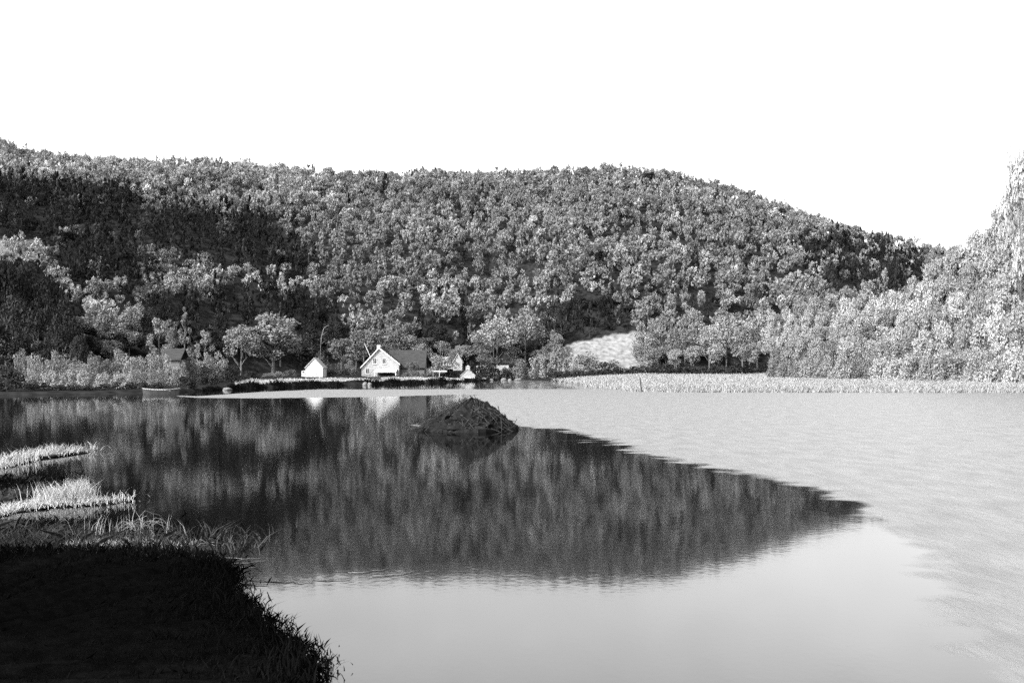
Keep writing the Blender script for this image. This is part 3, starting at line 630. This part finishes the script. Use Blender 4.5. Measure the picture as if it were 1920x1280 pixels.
# ------------------------------------------------------------------ buildings
def house_frame(px0, px1, py_base, D):
    return X(px0, D), X(px1, D), Z(py_base, D)
def window(parent, x, z, wd, ht, y):
    f_ = MB().box(x - wd / 2, x + wd / 2, y - .06, y, z, z + ht).build('window', M['trim'], parent)
    p_ = MB().box(x - wd / 2 + .1, x + wd / 2 - .1, y - .075, y - .061, z + .1, z + ht - .1).build('pane', M['glass'], f_)
    MB().box(x - .03, x + .03, y - .09, y - .076, z + .1, z + ht - .1).build('mullion', M['trim'], f_)
    MB().box(x - wd / 2 - .06, x + wd / 2 + .06, y - .14, y - .062, z - .09, z - .002).build('sill', M['trim'], f_)
def gable_roof(mb, x0, x1, zl, zr, xp, zp, y0, y1, th=.22, ov=.35):
    """two slabs over a gable running along y"""
    for (xe, ze, sg) in ((x0, zl, -1), (x1, zr, 1)):
        dx, dz = xe - xp, ze - zp; ln = math.hypot(dx, dz); ex, ez = xe + dx / ln * ov, ze + dz / ln * ov
        nx, nz = -dz / ln * sg * 1, abs(dx) / ln
        nx = abs(dz) / ln * sg
        poly = [(xp, zp + .004), (ex, ez + .004), (ex + nx * th, ez + nz * th), (xp, zp + th / max(nz, .3))]
        if sg > 0: poly = poly[::-1]
        mb.prism(poly, y0 - ov, y1 + ov)
    return mb
# small white shed
D = 203.0; x0, x1, zb = X(573, D), X(605, D), float(ground(X(588, D), D + 2)) - .2
sh = empty('white_shed', ((x0 + x1) / 2, D, zb)); tag(sh, 'small white gabled shed with a lean-to, alone on the shore strip', 'shed')
hw = (x1 - x0) / 2; ze, zp = Z(689, D) - zb, Z(672, D) - zb; dp = 4.2
MB().prism([(-hw, 0), (hw, 0), (hw, ze), (0, zp), (-hw, ze)], 0, dp).build('wall', M['white_board'], sh)
gable_roof(MB(), -hw, hw, ze, ze, 0, zp, 0, dp, .14, .2).build('roof', M['grey_shingle'], sh)
lx = X(565, D) - (x0 + x1) / 2
MB().prism([(lx, 0), (-hw - .003, 0), (-hw - .003, ze - .5), (lx, Z(697, D) - zb)], .1, dp - .3).build('lean_to', M['white_board'], sh)
dr = MB().box(-.35, .45, -.05, -.004, 0, 1.9).build('door', M['grey_board'], sh); MB().box(.3, .36, -.1, -.051, .9, 1.0).build('handle', M['dark_wood'], dr)
window(sh, lx * .55 - hw * .45, 1.0, .6, .6, .095)
# big white house with dark wing
D = 221.0; xc = X(711, D); zb = float(ground(xc, D + 4)) - .3
hs = empty('white_house', (xc, D, zb)); tag(hs, 'broad white gabled house with dark roof and porch on the far shore', 'house')
xl, xr = X(678, D) - xc, X(748, D) - xc; zl, zr, zp = Z(688, D) - zb, Z(682, D) - zb, Z(653, D) - zb; dp = 11
MB().prism([(xl, 0), (xr, 0), (xr, zr), (0, zp), (xl, zl)], 0, dp).build('wall', M['weathered_board'], hs)
rf = gable_roof(MB(), xl, xr, zl, zr, 0, zp, 0, dp, .2, .35).build('roof', M['dark_shingle'], hs)
bb = MB()
for xe, ze in ((xl, zl), (xr, zr)):
    dx, dz = xe, ze - zp; ln = math.hypot(dx, dz); ex, ez = xe + dx / ln * .35, ze + dz / ln * .35
    p_ = [(0, zp - .1), (ex, ez - .1), (ex, ez + .26), (0, zp + .27)]
    bb.prism(p_ if xe < 0 else p_[::-1], -.43, -.355)
bb.build('bargeboard', M['trim'], hs)
ch = MB().box(-1.2, -.4, 5, 5.8, zp - .9, zp + .9).build('chimney', M['grey_board'], rf)
MB().box(X(708, D) - xc, X(741, D) - xc, -.1, -.004, .15, Z(696, D) - zb).build('porch_shade', M['dark_wood'], hs)  # flat dark slab stands in for the shade inside the porch
pr_ = MB(); pr_.prism_x([(-2.2, Z(698, D) - zb), (-2.2, Z(698, D) - zb + .15), (-.01, Z(693, D) - zb + .15), (-.01, Z(693, D) - zb)], X(704, D) - xc, X(745, D) - xc); pr_.build('porch_roof', M['white_board'], hs)
for px in (705, 744): MB().box(X(px, D) - xc - .1, X(px, D) - xc + .1, -2.1, -1.9, -.3, Z(698, D) - zb - .004).build('porch_post', M['trim'], hs)
window(hs, -1.0, zl + .7, .9, 1.3, -.003); window(hs, 1.1, zl + .7, .9, 1.3, -.003); window(hs, xl + 1.3, .9, .9, 1.3, -.003)
wx1 = X(794, D) - xc; wg = empty('wing', (0, 0, 0)); wg.parent = hs
wz = Z(689, D) - zb; wp = Z(657, D) - zb
MB().prism_x([(2.0, 0), (9.5, 0), (9.5, wz), (5.75, wp - .15), (2.0, wz)], xr + .003, wx1).build('wing_wall', M['dim_board'], wg)
wr = MB()
wr.prism_x([(1.6, wz - .25), (5.75, wp), (5.75, wp + .22), (1.5, wz - .03)], xr * .35, wx1 + .3); wr.prism_x([(9.9, wz - .25), (10.0, wz - .03), (5.754, wp + .22), (5.754, wp)], xr * .35, wx1 + .3)
wr.build('wing_roof', M['dark_shingle'], wg)
# leaning pole at its left
D = 222.0; e_ = (X(683, D), D + .3, Z(643, D))
tag(MB().tube([(X(700, D), D - .2, .3), (X(694, D), D, Z(668, D)), e_], [.12, .1, .06], 7).build('leaning_pole', M['grey_board']), 'pale pole leaning left above the white house eave', 'pole')
# little boathouse at the water's edge
D = 239.0; xc = X(877, D); zb = .0
bh_ = empty('boathouse', (xc, D, zb)); tag(bh_, 'tiny white boathouse at the water edge right of the white house', 'boathouse')
hw = (X(891, D) - X(864, D)) / 2; ze, zp = Z(704, D) - zb, Z(692, D) - zb
MB().prism([(-hw, -.2), (hw, -.2), (hw, ze), (0, zp), (-hw, ze)], 0, 4).build('wall', M['weathered_board'], bh_)
rb = gable_roof(MB(), -hw, hw, ze, ze, 0, zp, 0, 4, .12, .15).build('roof', M['grey_shingle'], bh_)
MB().box(-.5, .5, .6, 1.5, zp - .35, zp + .55).add([(-.65, .45, zp + .554), (.65, .45, zp + .554), (.65, 1.65, zp + .554), (-.65, 1.65, zp + .554), (0, 1.05, zp + 1.0)], [(0, 3, 2, 1), (0, 1, 4), (1, 2, 4), (2, 3, 4), (3, 0, 4)]).build('cupola', M['weathered_board'], rb)
dr = MB().box(-.8, .8, -.05, -.004, -.1, 1.0).build('door', M['grey_board'], bh_)
# small cottage farther back
D = 250.0; xc = X(858, D); zb = Z(690, D); 
ct = empty('cottage', (xc, D, zb)); tag(ct, 'small far cottage with white gable and pale roof above the boathouse', 'cottage')
hw = (X(867, D) - X(850, D)) / 2; ze, zp = Z(679, D) - zb, Z(664, D) - zb
MB().prism([(-hw, -.6), (hw, -.6), (hw, ze), (0, zp), (-hw, ze)], 0, 6).build('wall', M['weathered_board'], ct)
gable_roof(MB(), -hw, hw, ze, ze, 0, zp, 0, 6, .15, .25).build('roof', M['grey_shingle'], ct)
window(ct, .05, .6, .7, 1.0, -.003)
xw = X(829, D) - xc; eg = empty('side_wing', (0, 0, 0)); eg.parent = ct
MB().prism_x([(.5, -.2), (5.5, -.2), (5.5, Z(685, D) - zb), (.5, Z(685, D) - zb)], xw, -hw - .003).build('wing_wall', M['weathered_board'], eg)
MB().prism_x([(.2, Z(686, D) - zb), (3, Z(670, D) - zb), (5.8, Z(686, D) - zb), (5.8, Z(684.6, D) - zb), (3, Z(668.6, D) - zb), (.2, Z(684.6, D) - zb)][::-1], xw - .2, -hw - .25).build('wing_roof', M['grey_shingle'], eg)
# half-hidden cabin on the left shore
D = 146.0; xc = X(322, D); zb = float(ground(xc, D)) - .2
cb = empty('cabin', (xc, D, zb)); tag(cb, 'small dark-roofed cabin half hidden in bushes on the left shore', 'cabin')
hw = (X(341, D) - X(304, D)) / 2; ze, zp = Z(674, D) - zb, Z(655, D) - zb
MB().box(-hw + .3, hw - .3, 0, 3.4, 0, ze).build('wall', M['dim_board'], cb)
MB().prism_x([(-.4, ze - .1), (1.7, zp), (3.8, ze - .1), (3.8, ze + .06), (1.7, zp + .16), (-.4, ze + .06)][::-1], -hw, hw).build('roof', M['dark_shingle'], cb)
window(cb, -.6, .9, .7, .8, -.003)
# stone wall, shore posts, stake
D = 251.0
mb = MB(); top_ = MB(); xa = X(893, D); rgs = np.random.default_rng(3)
while xa < X(952, D):
    wd_ = rgs.uniform(.5, 1.0)
    for k in range(2): mb.box(xa + rgs.uniform(0, .04), xa + wd_ - .03, D + rgs.uniform(-.05, .05), D + .6, .2 + k * .62 + rgs.uniform(0, .02), .8 + k * .62)
    top_.box(xa, xa + wd_ - .02, D - .12, D + .7, 1.47, Z(684.5, D) if wd_ > .6 else Z(685.5, D)); xa += wd_ + .01
sw = mb.build('stone_wall', M['dark_stone']); top_.build('coping', M['stone'], sw); tag(sw, 'low wall with pale top below the tall spreading tree', 'wall')
D = 225.0; mb = MB()
for px in (800, 812, 824): mb.tube([(X(px, D), D, .2), (X(px, D), D, Z(690 if px == 800 else 694, D))], .16 if px == 800 else .09, 7)
mb.box(X(800, D), X(838, D), D - .05, D + .05, Z(697, D), Z(694.5, D))
tag(mb.build('rail_fence', M['grey_board']), 'short pale post and rail fence right of the dark house wing', 'fence')
D = 124.5
tag(MB().tube([(X(1204, D), D, -.3), (X(1202, D), D, .6), (X(1200, D), D, Z(707, D))], [.09, .08, .06], 7).build('stake', M['dark_wood']), 'thin dark stake standing at the marsh edge', 'stake')
# bent pale trunk behind the shed
D = 212.0
mb = MB(); mb.tube([(X(601, D), D, .3), (X(601, D), D, Z(650, D)), (X(603, D), D, Z(630, D)), (X(607, D), D, Z(616, D)), (X(612, D), D, Z(611, D)), (X(617, D), D, Z(610, D))], [.10, .09, .08, .07, .05, .03], 7)
sn = empty('dead_tree', (0, 0, 0)); mb.build('trunk', M['dead_wood'], sn)
mb = MB(); mb.tube([(X(602, D), D, Z(645, D)), (X(609, D), D - .3, Z(640, D))], [.08, .03], 5).tube([(X(604, D), D, Z(628, D)), (X(612, D), D + .3, Z(622, D))], [.08, .03], 5); mb.build('limb', M['dead_wood'], sn)
tag(sn, 'bare pale trunk bending over behind the small white shed', 'dead tree')
# boats
def boat(px, D, ln, hull, inside, label, rz=0.0, top=.45):
    b = empty('rowing_boat', (X(px, D), D, 0), rz); tag(b, label, 'boat')
    V, Fq = [], []; n = 14
    for i in range(n + 1):
        s = -1 + 2 * i / n; w_ = .62 * (1 - abs(s) ** 2.6) + .03; zt = top + .16 * s * s
        V += [(s * ln / 2, -w_, zt), (s * ln / 2 * .93, -w_ * .65, -.08), (s * ln / 2 * .93, w_ * .65, -.08), (s * ln / 2, w_, zt)]
    for i in range(n):
        for k in range(3): Fq.append((i * 4 + k, i * 4 + k + 1, (i + 1) * 4 + k + 1, (i + 1) * 4 + k))
    Fq += [(0, 3, 2, 1), (n * 4, n * 4 + 1, n * 4 + 2, n * 4 + 3)]
    me = bpy.data.meshes.new('hull'); me.from_pydata(V, [], Fq); me.update(); link('hull', me, hull, b)
    mb = MB()
    for sg in (-1, 1): mb.tube([(V[i * 4 + (0 if sg < 0 else 3)][0], V[i * 4 + (0 if sg < 0 else 3)][1], V[i * 4][2] + .02) for i in range(n + 1)], .025, 5)
    mb.build('gunwale', inside, b)
    for s in (-.3, .15, .5): MB().box(s * ln / 2 - .1, s * ln / 2 + .1, -.5, .5, top - .12, top - .08).build('seat', inside, b)
boat(302, 113.5, 4.3, M['boat_dark'], M['grey_board'], 'dark rowing boat with pale gunwale moored under the left bank', .05, .5)
# boulders at the shore
def boulder(px, D, wpx, hpx, label, group, seed):
    rg = np.random.default_rng(seed); import bmesh
    bm = bmesh.new(); bmesh.ops.create_icosphere(bm, subdivisions=3, radius=1)
    ks = rg.normal(size=(6, 3))
    for v in bm.verts:
        f_ = 1 + .10 * sum(math.sin(2.2 * v.co.dot(Vector(k)) + i) for i, k in enumerate(ks)) / 2
        v.co = Vector((v.co.x * f_ * wpx / 2 / F * D, v.co.y * f_ * wpx / 2 / F * D, v.co.z * f_ * hpx / 1.5 / F * D))
    me = bpy.data.meshes.new('boulder'); bm.to_mesh(me); bm.free(); me.polygons.foreach_set('use_smooth', [True] * len(me.polygons))
    o_ = link('boulder', me, M['boulder'], None, (X(px, D), D, hpx / 5 / F * D)); tag(o_, label, 'boulder', group)
for i, (px, wd_, h_) in enumerate([(907, 13, 6), (921, 9, 4), (944, 12, 6), (956, 8, 4), (972, 14, 5)]):
    boulder(px, 238, wd_, h_, 'grey boulder at the waterline below the low wall', 'boulders below the low wall', i)
boulder(426, 133, 17, 6, 'flat pale rock at the waterline below the big round tree', None, 8); boulder(684, 172, 9, 7, 'pale rock in the shallows at the left front of the house', None, 9); boulder(693, 171, 8, 6, 'small pale rock in the shallows under the leaning pole', None, 10)
